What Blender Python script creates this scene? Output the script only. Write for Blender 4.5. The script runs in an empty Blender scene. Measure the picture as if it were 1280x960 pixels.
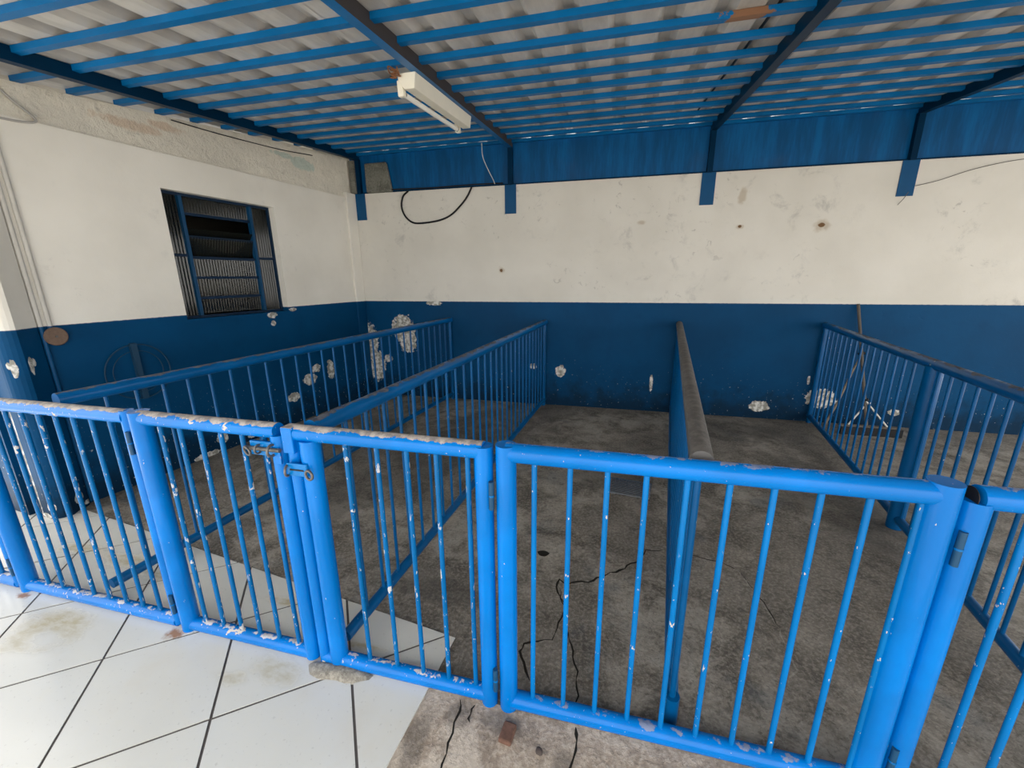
import bpy, math, random
from mathutils import Vector, Matrix, noise as mnoise
random.seed(7)
sc = bpy.context.scene
COL = sc.collection

# ------------------------------------------------------------------ camera
F_PX, PITCH, ROLL, YAW = 508.82, 0.2559, 0.0075, -0.2408
CAM = Vector((3.3026, -5.019, 1.6))
fwd = Vector((math.sin(YAW) * math.cos(PITCH), math.cos(YAW) * math.cos(PITCH), -math.sin(PITCH)))
right = Vector((math.cos(YAW), -math.sin(YAW), 0))
down = fwd.cross(right)
r_ = math.cos(ROLL) * right + math.sin(ROLL) * down
d_ = -math.sin(ROLL) * right + math.cos(ROLL) * down
cam = bpy.data.objects.new('camera', bpy.data.cameras.new('camera'))
COL.objects.link(cam)
m = Matrix((r_, -d_, -fwd)).transposed().to_4x4()
m.translation = CAM
cam.matrix_world = m
cam.data.sensor_width = 36
cam.data.sensor_fit = 'HORIZONTAL'
cam.data.lens = F_PX * 36 / 1280
cam.data.clip_start = 0.02
sc.camera = cam

# ------------------------------------------------------------------ world, sun, exposure
w = bpy.data.worlds.new('sky')
sc.world = w
w.use_nodes = True
bg = w.node_tree.nodes['Background']
bg.inputs[0].default_value = (1.0, 0.985, 0.955, 1)
bg.inputs[1].default_value = 2.2
sun = bpy.data.objects.new('sun', bpy.data.lights.new('sun', 'SUN'))
COL.objects.link(sun)
sun.data.energy = 5.0
sun.data.angle = math.radians(2.0)
sun.data.color = (1.0, 0.94, 0.84)
sun.rotation_euler = (math.radians(24), math.radians(-6), 0)   # high sun on the open yard behind the camera
sc.view_settings.view_transform = 'Standard'
sc.view_settings.look = 'None'
sc.view_settings.gamma = 1.0
sc.view_settings.use_curve_mapping = False
sc.view_settings.exposure = 0.74

# ------------------------------------------------------------------ measures
AL = 0.1257                                   # left wall leans off square by this angle in plan
DD = Vector((math.sin(AL), math.cos(AL), 0))  # along the left wall, away from the camera
NN = Vector((math.cos(AL), -math.sin(AL), 0))  # out of the left wall into the shed
ZB, ZT, ZF = 1.306, 2.644, 3.075
GY = -3.85
SL = 0.0933
def zr(y): return 3.03 + SL * y               # underside of the rafters
RH = 0.075
def pl(s, n, z): return DD * s + NN * n + Vector((0, 0, z))

# ------------------------------------------------------------------ node helpers
class NT:
    def __init__(self, name):
        self.m = bpy.data.materials.new(name)
        self.m.use_nodes = True
        self.t = self.m.node_tree
        self.b = self.t.nodes['Principled BSDF']
        self.g = self.t.nodes.new('ShaderNodeNewGeometry')
        self.pos = self.g.outputs['Position']
    def n(self, k, **kw):
        nd = self.t.nodes.new('ShaderNode' + k)
        for a, v in kw.items(): setattr(nd, a, v)
        return nd
    def lk(self, a, b): self.t.links.new(a, b)
    def val(self, sock, v):
        if isinstance(v, bpy.types.NodeSocket): self.lk(v, sock)
        else: sock.default_value = v
    def math(self, op, a, b=0.0, c=None, clamp=False):
        nd = self.n('Math', operation=op, use_clamp=clamp)
        self.val(nd.inputs[0], a); self.val(nd.inputs[1], b)
        if c is not None: self.val(nd.inputs[2], c)
        return nd.outputs[0]
    def noise(self, scale, detail=4, rough=0.55, vec=None, dist=0.0):
        nd = self.n('TexNoise')
        self.val(nd.inputs['Vector'], vec or self.pos)
        nd.inputs['Scale'].default_value = scale
        nd.inputs['Detail'].default_value = detail
        nd.inputs['Roughness'].default_value = rough
        nd.inputs['Distortion'].default_value = dist
        return nd.outputs[0]
    def step(self, v, lo, hi):
        nd = self.n('MapRange', interpolation_type='SMOOTHSTEP')
        self.val(nd.inputs[0], v); self.val(nd.inputs[1], lo); self.val(nd.inputs[2], hi)
        return nd.outputs[0]
    def mix(self, f, a, b):
        nd = self.n('Mix', data_type='RGBA')
        self.val(nd.inputs[0], f)
        self.val(nd.inputs[6], a if isinstance(a, bpy.types.NodeSocket) else (*a, 1))
        self.val(nd.inputs[7], b if isinstance(b, bpy.types.NodeSocket) else (*b, 1))
        return nd.outputs[2]
    def fmix(self, f, a, b):
        nd = self.n('Mix', data_type='FLOAT')
        self.val(nd.inputs[0], f); self.val(nd.inputs[2], a); self.val(nd.inputs[3], b)
        return nd.outputs[0]
    def stretch(self, sx, sy, sz):
        nd = self.n('VectorMath', operation='MULTIPLY')
        self.lk(self.pos, nd.inputs[0]); nd.inputs[1].default_value = (sx, sy, sz)
        return nd.outputs[0]
    def xyz(self):
        nd = self.n('SeparateXYZ'); self.lk(self.pos, nd.inputs[0]); return nd.outputs
    def dot(self, v):
        nd = self.n('VectorMath', operation='DOT_PRODUCT')
        self.lk(self.pos, nd.inputs[0]); nd.inputs[1].default_value = v
        return nd.outputs['Value']
    def spots(self, u, v, lst, nscale=14, amp=1.1, soft=0.06):
        """mask of ragged patches: lst of (u0, v0, ru, rv)"""
        nz = self.math('MULTIPLY', self.math('SUBTRACT', self.noise(nscale, 5, 0.65), 0.5), amp * 2)
        out = None
        for (u0, v0, ru, rv) in lst:
            a = self.math('DIVIDE', self.math('SUBTRACT', u, u0), ru)
            b = self.math('DIVIDE', self.math('SUBTRACT', v, v0), rv)
            d = self.math('ADD', self.math('MULTIPLY', a, a), self.math('MULTIPLY', b, b))
            out = d if out is None else self.math('MINIMUM', out, d)
        d = self.math('ADD', self.math('SQRT', out), nz)
        return self.step(d, 1.0, 1.0 - soft)
    def bump(self, h, strength=0.3, dist=0.01):
        nd = self.n('Bump'); nd.inputs['Strength'].default_value = strength
        nd.inputs['Distance'].default_value = dist
        self.lk(h, nd.inputs['Height']); self.lk(nd.outputs[0], self.b.inputs['Normal'])
    def out(self, col, rough=0.6, metal=0.0, spec=None):
        self.val(self.b.inputs['Base Color'], col if isinstance(col, bpy.types.NodeSocket) else (*col, 1))
        self.val(self.b.inputs['Roughness'], rough)
        self.b.inputs['Metallic'].default_value = metal
        if spec is not None: self.b.inputs['Specular IOR Level'].default_value = spec
        return self.m

def simple(name, col, rough=0.5, metal=0.0, var=0.15, scale=12, spec=0.25):
    t = NT(name)
    c = t.mix(t.noise(scale, 4), tuple(x * (1 - var) for x in col), tuple(min(1, x * (1 + var)) for x in col))
    return t.out(c, rough, metal, spec)

def paint(name, col, peel=0.70, dust=0.0, rough=0.28, fine=0.74, primer=(0.5, 0.47, 0.42), dustcol=(0.13, 0.115, 0.10), dust_at=0.62, spec=0.28, streak=0.45):
    """enamel over primer, flaking in ragged patches, dust lying on upward faces"""
    t = NT(name)
    n1 = t.noise(9, 5, 0.6); n2 = t.noise(75, 4, 0.6, vec=t.stretch(1, 1, streak)); n3 = t.noise(3.0, 3)
    base = t.mix(t.step(n3, 0.35, 0.7), tuple(x * 0.86 for x in col), tuple(min(1, x * 1.1) for x in col))
    pm = t.step(n1, peel, peel + 0.015)
    fm = t.math('MULTIPLY', t.step(n2, fine, fine + 0.02), t.step(t.noise(5, 2), 0.36, 0.52))
    pm = t.math('MAXIMUM', pm, fm)
    c = t.mix(pm, base, primer)
    rg = t.fmix(pm, rough, 0.75)
    if dust > 0:
        nz = t.n('SeparateXYZ'); t.lk(t.g.outputs['Normal'], nz.inputs[0])
        dm = t.math('ADD', nz.outputs[2], t.math('MULTIPLY', t.math('SUBTRACT', t.noise(13, 6, 0.65), 0.5), 1.5))
        lo = t.step(dm, dust_at - 0.05, dust_at)
        dm = t.math('MULTIPLY', t.step(dm, dust_at, dust_at + 0.05), dust)
        dc = t.mix(t.step(t.noise(26, 5, 0.7), 0.40, 0.62), dustcol, tuple(min(0.8, x * 1.9) for x in dustcol))
        c = t.mix(dm, c, dc)
        rg = t.fmix(dm, rg, 0.85)
    t.bump(t.math('ADD', t.math('MULTIPLY', pm, -0.6), t.math('MULTIPLY', t.noise(120, 2), 0.15)), 0.35, 0.002)
    return t.out(c, rg, 0.0, spec)

# ------------------------------------------------------------------ materials
BLUE = (0.0, 0.158, 0.54)
M = {}
M['gate_worn'] = paint('worn_blue_enamel', BLUE, 0.635, 0.92, 0.2, 0.66, dustcol=(0.25, 0.22, 0.185), dust_at=0.66, spec=0.22)
M['gate_foot'] = paint('chipped_blue_foot_enamel', BLUE, 0.635, 0.9, 0.22, 0.64, dustcol=(0.30, 0.29, 0.29), dust_at=1.0, spec=0.22)
M['gate_bar_worn'] = paint('flecked_blue_enamel', (0.0, 0.115, 0.33), 0.66, 0.0, 0.25, 0.625, primer=(0.48, 0.48, 0.48), streak=0.3, spec=0.22)
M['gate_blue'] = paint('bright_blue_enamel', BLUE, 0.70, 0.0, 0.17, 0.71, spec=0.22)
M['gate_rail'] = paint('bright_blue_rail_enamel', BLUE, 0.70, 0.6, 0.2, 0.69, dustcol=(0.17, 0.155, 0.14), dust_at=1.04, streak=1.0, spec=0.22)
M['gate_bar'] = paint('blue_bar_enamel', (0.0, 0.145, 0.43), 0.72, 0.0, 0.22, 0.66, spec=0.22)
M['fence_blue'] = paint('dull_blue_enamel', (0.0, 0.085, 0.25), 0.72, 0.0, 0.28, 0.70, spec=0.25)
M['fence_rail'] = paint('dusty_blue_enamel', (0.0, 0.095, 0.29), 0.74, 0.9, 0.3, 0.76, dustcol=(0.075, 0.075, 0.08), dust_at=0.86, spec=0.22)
M['bare_rail'] = paint('bare_grey_primer', (0.12, 0.115, 0.11), 0.68, 0.6, 0.5, 0.72, primer=(0.10, 0.085, 0.07), dustcol=(0.10, 0.09, 0.08), dust_at=0.5)
M['purlin'] = paint('purlin_blue_enamel', (0.0, 0.13, 0.36), 0.80, 0.0, 0.4, 0.80, primer=(0.2, 0.08, 0.04), spec=0.2)
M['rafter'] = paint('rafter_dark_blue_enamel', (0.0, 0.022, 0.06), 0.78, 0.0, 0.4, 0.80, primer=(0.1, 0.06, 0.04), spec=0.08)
M['hinge'] = simple('dark_blue_hinge', (0.01, 0.06, 0.13), 0.4)
M['rafter_side'] = simple('dark_rafter_side', (0.045, 0.04, 0.042), 0.6)
M['steel'] = simple('worn_steel', (0.13, 0.125, 0.12), 0.45, 0.5, 0.4, 40)
M['rust'] = simple('rusty_steel', (0.22, 0.10, 0.05), 0.8, 0.0, 0.5, 60)
M['conduit'] = simple('grey_white_pipe', (0.60, 0.58, 0.53), 0.6)
M['grate'] = simple('scuffed_bright_steel', (0.45, 0.45, 0.45), 0.22, 0.9, 0.5, 60)
M['rust_grey'] = simple('greyed_rust', (0.17, 0.115, 0.085), 0.75, 0.0, 0.35, 60)
M['black'] = simple('black_rubber', (0.012, 0.012, 0.014), 0.5)
M['grey_cable'] = simple('grey_cable', (0.42, 0.40, 0.37), 0.6)
M['white_wire'] = simple('white_wire', (0.65, 0.63, 0.58), 0.5)
M['thin_wire'] = simple('thin_dark_wire', (0.12, 0.11, 0.10), 0.5)

def wall_mat(name, axis, chips, stains, holes, dirty=1.0, bright=0.94):
    t = NT(name)
    u = t.dot(axis); z = t.xyz()[2]
    n0 = t.noise(1.3, 4); n1 = t.noise(6, 6, 0.65); n2 = t.noise(38, 4, 0.6)
    white = t.mix(t.step(n0, 0.3, 0.75), tuple(x * bright for x in (0.80, 0.77, 0.70)), tuple(x * bright for x in (0.71, 0.68, 0.61)))
    # blotchy grey scuffs
    sc_m = t.math('MULTIPLY', t.step(t.noise(4.2, 7, 0.72, dist=0.4), 0.53, 0.72), t.step(t.noise(0.9, 2), 0.42, 0.62))
    white = t.mix(t.math('MULTIPLY', sc_m, 0.62 * dirty), white, (0.36, 0.35, 0.33))
    pit = t.math('MULTIPLY', t.step(t.noise(11, 6, 0.7, dist=0.8), 0.60, 0.66), t.step(t.noise(1.1, 2), 0.5, 0.6))
    white = t.mix(t.math('MULTIPLY', pit, 0.45 * dirty), white, (0.33, 0.31, 0.28))
    if stains:
        white = t.mix(t.math('MULTIPLY', t.spots(u, z, stains, 10, 0.8, 0.6), 0.55), white, (0.42, 0.33, 0.22))
    if holes:
        white = t.mix(t.spots(u, z, holes, 30, 0.5, 0.3), white, (0.17, 0.10, 0.05))
    blue = t.mix(t.step(n0, 0.3, 0.7), (0.0, 0.047, 0.130), (0.0, 0.060, 0.165))
    blue = t.mix(t.math('MULTIPLY', t.step(n1, 0.5, 0.75), 0.35), blue, (0.0, 0.037, 0.10))
    # dirt splashed at the foot
    low = t.step(t.math('ADD', z, t.math('MULTIPLY', t.math('SUBTRACT', n1, 0.5), 0.9)), 0.42, 0.0)
    blue = t.mix(t.math('MULTIPLY', low, 0.75), blue, (0.004, 0.015, 0.03))
    fleck = t.math('MULTIPLY', t.step(n2, 0.665, 0.685), t.step(z, 0.75, 0.15))
    cm = fleck
    if chips: cm = t.math('MAXIMUM', cm, t.spots(u, z, chips, 18, 0.75, 0.05))
    chipc = t.mix(t.step(t.noise(22, 5), 0.42, 0.6), (0.30, 0.29, 0.25), (0.72, 0.71, 0.67))
    edge = t.math('ADD', z, t.math('MULTIPLY', t.math('SUBTRACT', t.noise(30, 2), 0.5), 0.006))
    isb = t.step(edge, ZB + 0.003, ZB - 0.003)
    blue = t.mix(cm, blue, chipc)
    col = t.mix(isb, white, blue)
    rough = t.fmix(t.math('MULTIPLY', isb, t.math('SUBTRACT', 1.0, cm)), 0.85, 0.5)
    t.bump(t.math('ADD', t.math('MULTIPLY', n1, 0.6), t.math('ADD', t.math('MULTIPLY', n2, 0.25), t.math('MULTIPLY', pit, -0.4))), 0.25, 0.012)
    return t.out(col, rough, 0.0, 0.10)

M['wall_back'] = wall_mat('painted_wall_white_over_blue', (1, 0, 0),
    [(0.56, 0.93, 0.17, 0.20), (0.62, 0.78, 0.13, 0.16), (0.0, 0.72, 0.16, 0.30), (0.12, 0.42, 0.12, 0.22), (0.30, 0.52, 0.06, 0.06), (1.02, 1.285, 0.12, 0.03),
     (5.60, 0.27, 0.16, 0.11), (5.0, 0.14, 0.10, 0.07), (3.80, 0.36, 0.02, 0.10), (6.30, 0.16, 0.06, 0.04), (6.92, 0.55, 0.035, 0.02), (7.4, 0.4, 0.05, 0.03),
     (2.7, 0.45, 0.06, 0.08), (2.35, 0.5, 0.05, 0.04), (5.45, 0.48, 0.015, 0.05)],
    [(5.31, 2.09, 0.10, 0.07), (1.95, 1.69, 0.05, 0.05), (4.55, 2.4, 0.05, 0.1), (3.56, 2.18, 0.05, 0.03), (4.56, 2.1, 0.05, 0.03)],
    [(5.314, 2.094, 0.035, 0.024), (4.56, 2.105, 0.02, 0.015), (1.945, 1.685, 0.022, 0.022)])
M['wall_left'] = wall_mat('painted_side_wall_white_over_blue', tuple(DD),
    [(-1.42, 1.235, 0.06, 0.03), (-1.42, 1.15, 0.03, 0.03), (-2.15, 0.14, 0.05, 0.06), (-2.02, 0.17, 0.06, 0.03), (-2.3, 0.02, 0.12, 0.03), (-1.8, 0.05, 0.10, 0.03),
     (-1.05, 0.45, 0.10, 0.07), (-0.95, 0.56, 0.07, 0.05), (-1.3, 0.30, 0.08, 0.05), (-0.72, 0.5, 0.06, 0.12), (-2.75, 0.06, 0.08, 0.04), (-1.16, 1.275, 0.05, 0.02)],
    None, None, 0.35, 1.06)
M['pillar'] = wall_mat('painted_pillar_white_over_blue', tuple(NN),
    [(-0.045, 0.45, 0.011, 0.44), (-0.045, 1.08, 0.010, 0.09), (0.100, 1.07, 0.010, 0.06), (0.085, 1.09, 0.010, 0.025), (0.07, 0.10, 0.025, 0.04), (-0.0, 0.03, 0.06, 0.02)], None, None, 0.2, 1.0)

def rough_plaster():
    t = NT('rough_cream_plaster')
    n1 = t.noise(8, 7, 0.7); n0 = t.noise(1.5, 3)
    c = t.mix(t.step(n0, 0.35, 0.7), (0.82, 0.77, 0.66), (0.70, 0.66, 0.57))
    u = t.dot(tuple(DD)); z = t.xyz()[2]
    c = t.mix(t.math('MULTIPLY', t.spots(u, z, [(-0.75, 2.83, 0.18, 0.07), (-1.0, 2.86, 0.15, 0.03)], 12, 0.8, 0.3), 0.6), c, (0.42, 0.56, 0.50))
    c = t.mix(t.math('MULTIPLY', t.spots(u, z, [(-2.35, 2.74, 0.25, 0.05), (-2.1, 2.79, 0.15, 0.04)], 12, 0.8, 0.5), 0.5), c, (0.55, 0.36, 0.22))
    c = t.mix(t.math('MULTIPLY', t.step(n1, 0.60, 0.68), 0.5), c, (0.42, 0.39, 0.33))
    t.bump(n1, 0.9, 0.035)
    return t.out(c, 0.9)
M['rough_plaster'] = rough_plaster()

def concrete(name, dark, mid, light, wet=0.0, stains=None):
    t = NT(name)
    n0 = t.noise(0.9, 4, 0.6); n1 = t.noise(4.5, 7, 0.7, dist=0.5); n2 = t.noise(60, 5, 0.7)
    c = t.mix(t.step(n1, 0.30, 0.62), dark, mid)
    c = t.mix(t.step(t.math('ADD', n0, t.math('MULTIPLY', t.math('SUBTRACT', n1, 0.5), 0.8)), 0.48, 0.72), c, light)
    c = t.mix(t.math('MULTIPLY', t.step(n2, 0.45, 0.62), 0.32), c, tuple(x * 1.5 for x in light))
    c = t.mix(t.math('MULTIPLY', t.step(t.noise(48, 5, 0.7), 0.54, 0.66), 0.5), c, tuple(x * 0.5 for x in dark))
    c = t.mix(t.math('MULTIPLY', t.step(t.noise(17, 6, 0.75, dist=0.6), 0.55, 0.66), 0.45), c, tuple(x * 0.6 for x in dark))
    c = t.mix(t.math('MULTIPLY', t.step(t.noise(1.9, 4), 0.60, 0.70), 0.30), c, (0.05, 0.08, 0.11))
    X, Y, Z = t.xyz()
    if stains: c = t.mix(t.math('MULTIPLY', t.spots(X, Y, stains, 6, 0.7, 0.5), 0.45), c, (0.035, 0.032, 0.028))
    t.bump(t.math('ADD', t.math('MULTIPLY', n1, 0.5), t.math('MULTIPLY', n2, 0.5)), 0.75, 0.014)
    return t.out(c, t.fmix(t.step(n0, 0.4, 0.6), 0.65, 0.85))
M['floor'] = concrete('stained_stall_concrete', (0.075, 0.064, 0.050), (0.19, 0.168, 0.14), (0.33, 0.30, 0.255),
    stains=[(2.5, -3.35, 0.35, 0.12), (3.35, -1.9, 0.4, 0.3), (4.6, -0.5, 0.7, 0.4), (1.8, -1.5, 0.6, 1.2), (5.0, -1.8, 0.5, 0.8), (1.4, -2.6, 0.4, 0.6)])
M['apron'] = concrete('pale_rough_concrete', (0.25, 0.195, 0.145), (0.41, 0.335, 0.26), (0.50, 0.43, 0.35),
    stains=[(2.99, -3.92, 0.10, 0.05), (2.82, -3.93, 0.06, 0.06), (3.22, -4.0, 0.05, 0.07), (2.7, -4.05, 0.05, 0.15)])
M['mortar'] = concrete('grey_mortar', (0.16, 0.145, 0.12), (0.27, 0.25, 0.21), (0.36, 0.34, 0.29))
M['cement'] = concrete('dark_cement_block', (0.09, 0.09, 0.075), (0.14, 0.14, 0.115), (0.2, 0.2, 0.17))
M['yard'] = simple('pale_yard_paving', (0.42, 0.41, 0.39), 0.9, 0, 0.1, 3)
M['crack'] = simple('dark_crack_dirt', (0.015, 0.013, 0.010), 0.95)

def tile_mat():
    t = NT('white_glazed_tile')
    X, Y, Z = t.xyz()
    c = t.mix(t.noise(2.5, 4), (0.645, 0.645, 0.605), (0.57, 0.565, 0.525))
    c = t.mix(t.math('MULTIPLY', t.step(t.noise(70, 2), 0.66, 0.72), 0.3), c, (0.35, 0.34, 0.32))
    c = t.mix(t.math('MULTIPLY', t.step(t.noise(2.2, 5, 0.6), 0.5, 0.75), 0.28), c, (0.55, 0.47, 0.33))
    ring = t.math('SUBTRACT', t.spots(X, Y, [(0.80, -4.03, 0.25, 0.15)], 5, 0.6, 0.7), t.math('MULTIPLY', t.spots(X, Y, [(0.84, -4.06, 0.15, 0.07)], 5, 0.6, 0.8), 0.9), clamp=True)
    o = t.spots(X, Y, [(2.03, -3.955, 0.16, 0.085), (1.86, -4.02, 0.12, 0.045)], 5, 0.9, 0.9)
    o2 = t.spots(X, Y, [(0.62, -3.57, 0.25, 0.07), (0.2, -3.55, 0.2, 0.06), (0.95, -3.62, 0.2, 0.06), (1.75, -3.62, 0.2, 0.03), (2.3, -3.76, 0.2, 0.02)], 9, 0.9, 0.7)
    st = t.math('MAXIMUM', ring, t.math('MAXIMUM', t.math('MULTIPLY', o, 0.7), o2))
    st = t.math('MULTIPLY', st, t.fmix(t.step(t.noise(16, 5, 0.7, vec=t.stretch(1.0, 2.2, 1)), 0.35, 0.65), 0.35, 1.0))
    c = t.mix(t.math('MULTIPLY', st, 0.72), c, (0.36, 0.29, 0.13))
    rs = t.spots(X, Y, [(1.415, -3.90, 0.075, 0.038), (0.39, -3.90, 0.06, 0.025)], 25, 1.1, 0.9)
    c = t.mix(t.math('MULTIPLY', rs, 0.9), c, (0.30, 0.13, 0.04))
    return t.out(c, t.fmix(st, 0.22, 0.55))
M['tile'] = tile_mat()
M['grout'] = simple('dark_grout', (0.10, 0.09, 0.085), 0.95)

def roof_mat():
    t = NT('weathered_galvanised_sheet')
    n = t.noise(5, 5, 0.65, vec=t.stretch(1, 0.25, 1)); n2 = t.noise(1.2, 3)
    c = t.mix(t.step(n, 0.3, 0.7), (0.40, 0.385, 0.365), (0.62, 0.60, 0.565))
    c = t.mix(t.math('MULTIPLY', t.step(n2, 0.5, 0.72), 0.45), c, (0.30, 0.27, 0.235))
    return t.out(c, 0.6, 0.0)
M['sheet'] = roof_mat()
def fascia_mat():
    t = NT('streaked_blue_sheet')
    n = t.noise(9, 5, 0.7, vec=t.stretch(1, 1, 0.12)); n2 = t.noise(2, 3)
    c = t.mix(t.step(n, 0.35, 0.7), (0.0, 0.062, 0.18), (0.0, 0.11, 0.31))
    c = t.mix(t.math('MULTIPLY', t.step(n2, 0.58, 0.75), 0.3), c, (0.03, 0.07, 0.16))
    return t.out(c, 0.4, 0, 0.25)
M['fascia'] = fascia_mat()
M['bracket'] = simple('bracket_blue', (0.0, 0.07, 0.19), 0.45)
M['frame'] = simple('window_blue_steel', (0.002, 0.018, 0.05), 0.4)
M['frame_light'] = simple('window_bar_blue', (0.004, 0.055, 0.14), 0.4)
def glass_mat():
    t = NT('fluted_smoky_glass')
    t.out((0.014, 0.015, 0.012), 0.10, 0.0, 0.6)
    tr = t.n('BsdfTransparent'); tr.inputs[0].default_value = (0.55, 0.58, 0.55, 1)
    mx = t.n('MixShader'); mx.inputs[0].default_value = 0.62
    t.lk(tr.outputs[0], mx.inputs[1]); t.lk(t.b.outputs[0], mx.inputs[2])
    t.lk(mx.outputs[0], t.t.nodes['Material Output'].inputs[0])
    return t.m
M['glass'] = glass_mat()
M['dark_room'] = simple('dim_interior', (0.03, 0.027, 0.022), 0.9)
M['pale_strip'] = simple('pale_window_strip', (0.8, 0.76, 0.66), 0.9)
M['lamp'] = simple('cream_enamel', (0.82, 0.78, 0.66), 0.4, 0, 0.06)
M['tube'] = simple('frosted_tube', (0.86, 0.85, 0.80), 0.2, 0, 0.04)
M['wood'] = simple('grey_brown_wood', (0.12, 0.105, 0.09), 0.8, 0, 0.35, 30)
M['pale_wood'] = simple('pale_bamboo', (0.26, 0.21, 0.15), 0.8, 0, 0.35, 30)
M['dark_metal'] = simple('dark_painted_metal', (0.012, 0.05, 0.10), 0.5)
M['brick'] = simple('broken_red_brick', (0.13, 0.07, 0.05), 0.9, 0, 0.6, 60)
M['stone'] = simple('dark_pebble', (0.07, 0.055, 0.05), 0.8)

# ------------------------------------------------------------------ mesh helpers
class MB:
    def __init__(self): self.v = []; self.f = []; self.sm = []
    def add(self, vs, fs, smooth=False):
        o = len(self.v); self.v += [tuple(x) for x in vs]
        for f in fs: self.f.append([i + o for i in f]); self.sm.append(smooth)
    def box(self, x0, x1, y0, y1, z0, z1):
        self.add([(x0, y0, z0), (x1, y0, z0), (x1, y1, z0), (x0, y1, z0), (x0, y0, z1), (x1, y0, z1), (x1, y1, z1), (x0, y1, z1)],
                 [(3, 2, 1, 0), (4, 5, 6, 7), (0, 1, 5, 4), (1, 2, 6, 5), (2, 3, 7, 6), (3, 0, 4, 7)])
        return self
    def prism(self, poly, z0, z1):
        n = len(poly)
        vs = [(x, y, z0) for x, y in poly] + [(x, y, z1) for x, y in poly]
        self.add(vs, [list(range(n - 1, -1, -1)), list(range(n, 2 * n))] + [(i, (i + 1) % n, n + (i + 1) % n, n + i) for i in range(n)])
        return self
    def tube(self, pts, r, n=12, caps=True):
        pts = [Vector(p) for p in pts]
        rs = r if isinstance(r, (list, tuple)) else [r] * len(pts)
        vs, fs = [], []
        up = None
        for i, p in enumerate(pts):
            d = (pts[min(i + 1, len(pts) - 1)] - pts[max(i - 1, 0)]).normalized()
            if up is None: up = Vector((0, 0, 1)) if abs(d.z) < 0.9 else Vector((1, 0, 0))
            a = d.cross(up).normalized(); b = a.cross(d).normalized(); up = b
            for k in range(n):
                t = 2 * math.pi * k / n
                vs.append(p + (a * math.cos(t) + b * math.sin(t)) * rs[i])
        for i in range(len(pts) - 1):
            for k in range(n):
                fs.append((i * n + k, i * n + (k + 1) % n, (i + 1) * n + (k + 1) % n, (i + 1) * n + k))
        fs = [tuple(reversed(f)) for f in fs]
        self.add(vs, fs, True)
        if caps:
            self.add(vs[:n], [list(range(n))]); self.add(vs[-n:], [list(range(n - 1, -1, -1))])
        return self
    def ring(self, c, ax, R, r, n=40, k=8, a0=0, a1=2 * math.pi):
        ax = Vector(ax).normalized(); u = ax.orthogonal().normalized(); v = ax.cross(u)
        pts = [Vector(c) + (u * math.cos(a0 + (a1 - a0) * i / n) + v * math.sin(a0 + (a1 - a0) * i / n)) * R for i in range(n + 1)]
        return self.tube(pts, r, k, caps=False)
    def mesh(self, name):
        me = bpy.data.meshes.new(name)
        me.from_pydata(self.v, [], self.f)
        me.polygons.foreach_set('use_smooth', self.sm)
        me.validate(); me.update()
        return me
    def build(self, name, mat, parent=None, bevel=0):
        return obj(name, self.mesh(name), mat, parent, bevel=bevel)

def obj(name, me, mat, parent=None, loc=None, bevel=0):
    o = bpy.data.objects.new(name, me)
    COL.objects.link(o)
    if mat and not me.materials: me.materials.append(mat)
    if parent: o.parent = parent
    if loc: o.location = loc
    if bevel:
        b = o.modifiers.new('bevel', 'BEVEL'); b.width = bevel; b.segments = 2; b.limit_method = 'ANGLE'
    return o
def empty(name, loc=(0, 0, 0), rz=0, label=None, cat=None, group=None, kind=None):
    o = bpy.data.objects.new(name, None); COL.objects.link(o)
    o.location = loc; o.rotation_euler = (0, 0, rz); o.empty_display_size = 0.1
    return tag(o, label, cat, group, kind)
def tag(o, label=None, cat=None, group=None, kind=None):
    if label: o['label'] = label
    if cat: o['category'] = cat
    if group: o['group'] = group
    if kind: o['kind'] = kind
    return o
def jitter(o, amp, scale=8):
    for v in o.data.vertices:
        v.co += mnoise.noise_vector(v.co * scale) * amp
def spline(pts, n=8):
    """Catmull-Rom through points"""
    P = [Vector(p) for p in pts]; P = [P[0] * 2 - P[1]] + P + [P[-1] * 2 - P[-2]]
    out = []
    for i in range(1, len(P) - 2):
        for k in range(n):
            t = k / n
            out.append(0.5 * ((2 * P[i]) + (P[i + 1] - P[i - 1]) * t + (2 * P[i - 1] - 5 * P[i] + 4 * P[i + 1] - P[i + 2]) * t * t + (3 * P[i] - P[i - 1] - 3 * P[i + 1] + P[i + 2]) * t ** 3))
    out.append(P[-2])
    return out

# ------------------------------------------------------------------ floor
XR = 9.5
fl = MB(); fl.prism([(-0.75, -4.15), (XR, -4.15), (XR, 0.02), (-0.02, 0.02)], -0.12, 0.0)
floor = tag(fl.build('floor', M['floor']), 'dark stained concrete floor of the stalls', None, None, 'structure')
# apron of paler concrete in front of the gates, right of the tiles
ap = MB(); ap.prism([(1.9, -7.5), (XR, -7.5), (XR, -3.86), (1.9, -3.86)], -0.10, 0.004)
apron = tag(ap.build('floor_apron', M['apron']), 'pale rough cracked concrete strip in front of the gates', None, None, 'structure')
yd = MB(); yd.prism([(-30, -40), (40, -40), (40, 8), (-30, 8)], -0.3, -0.13)
tag(yd.build('floor_yard', M['yard']), 'pale paving of the open yard around the shed', None, None, 'structure')

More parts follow.
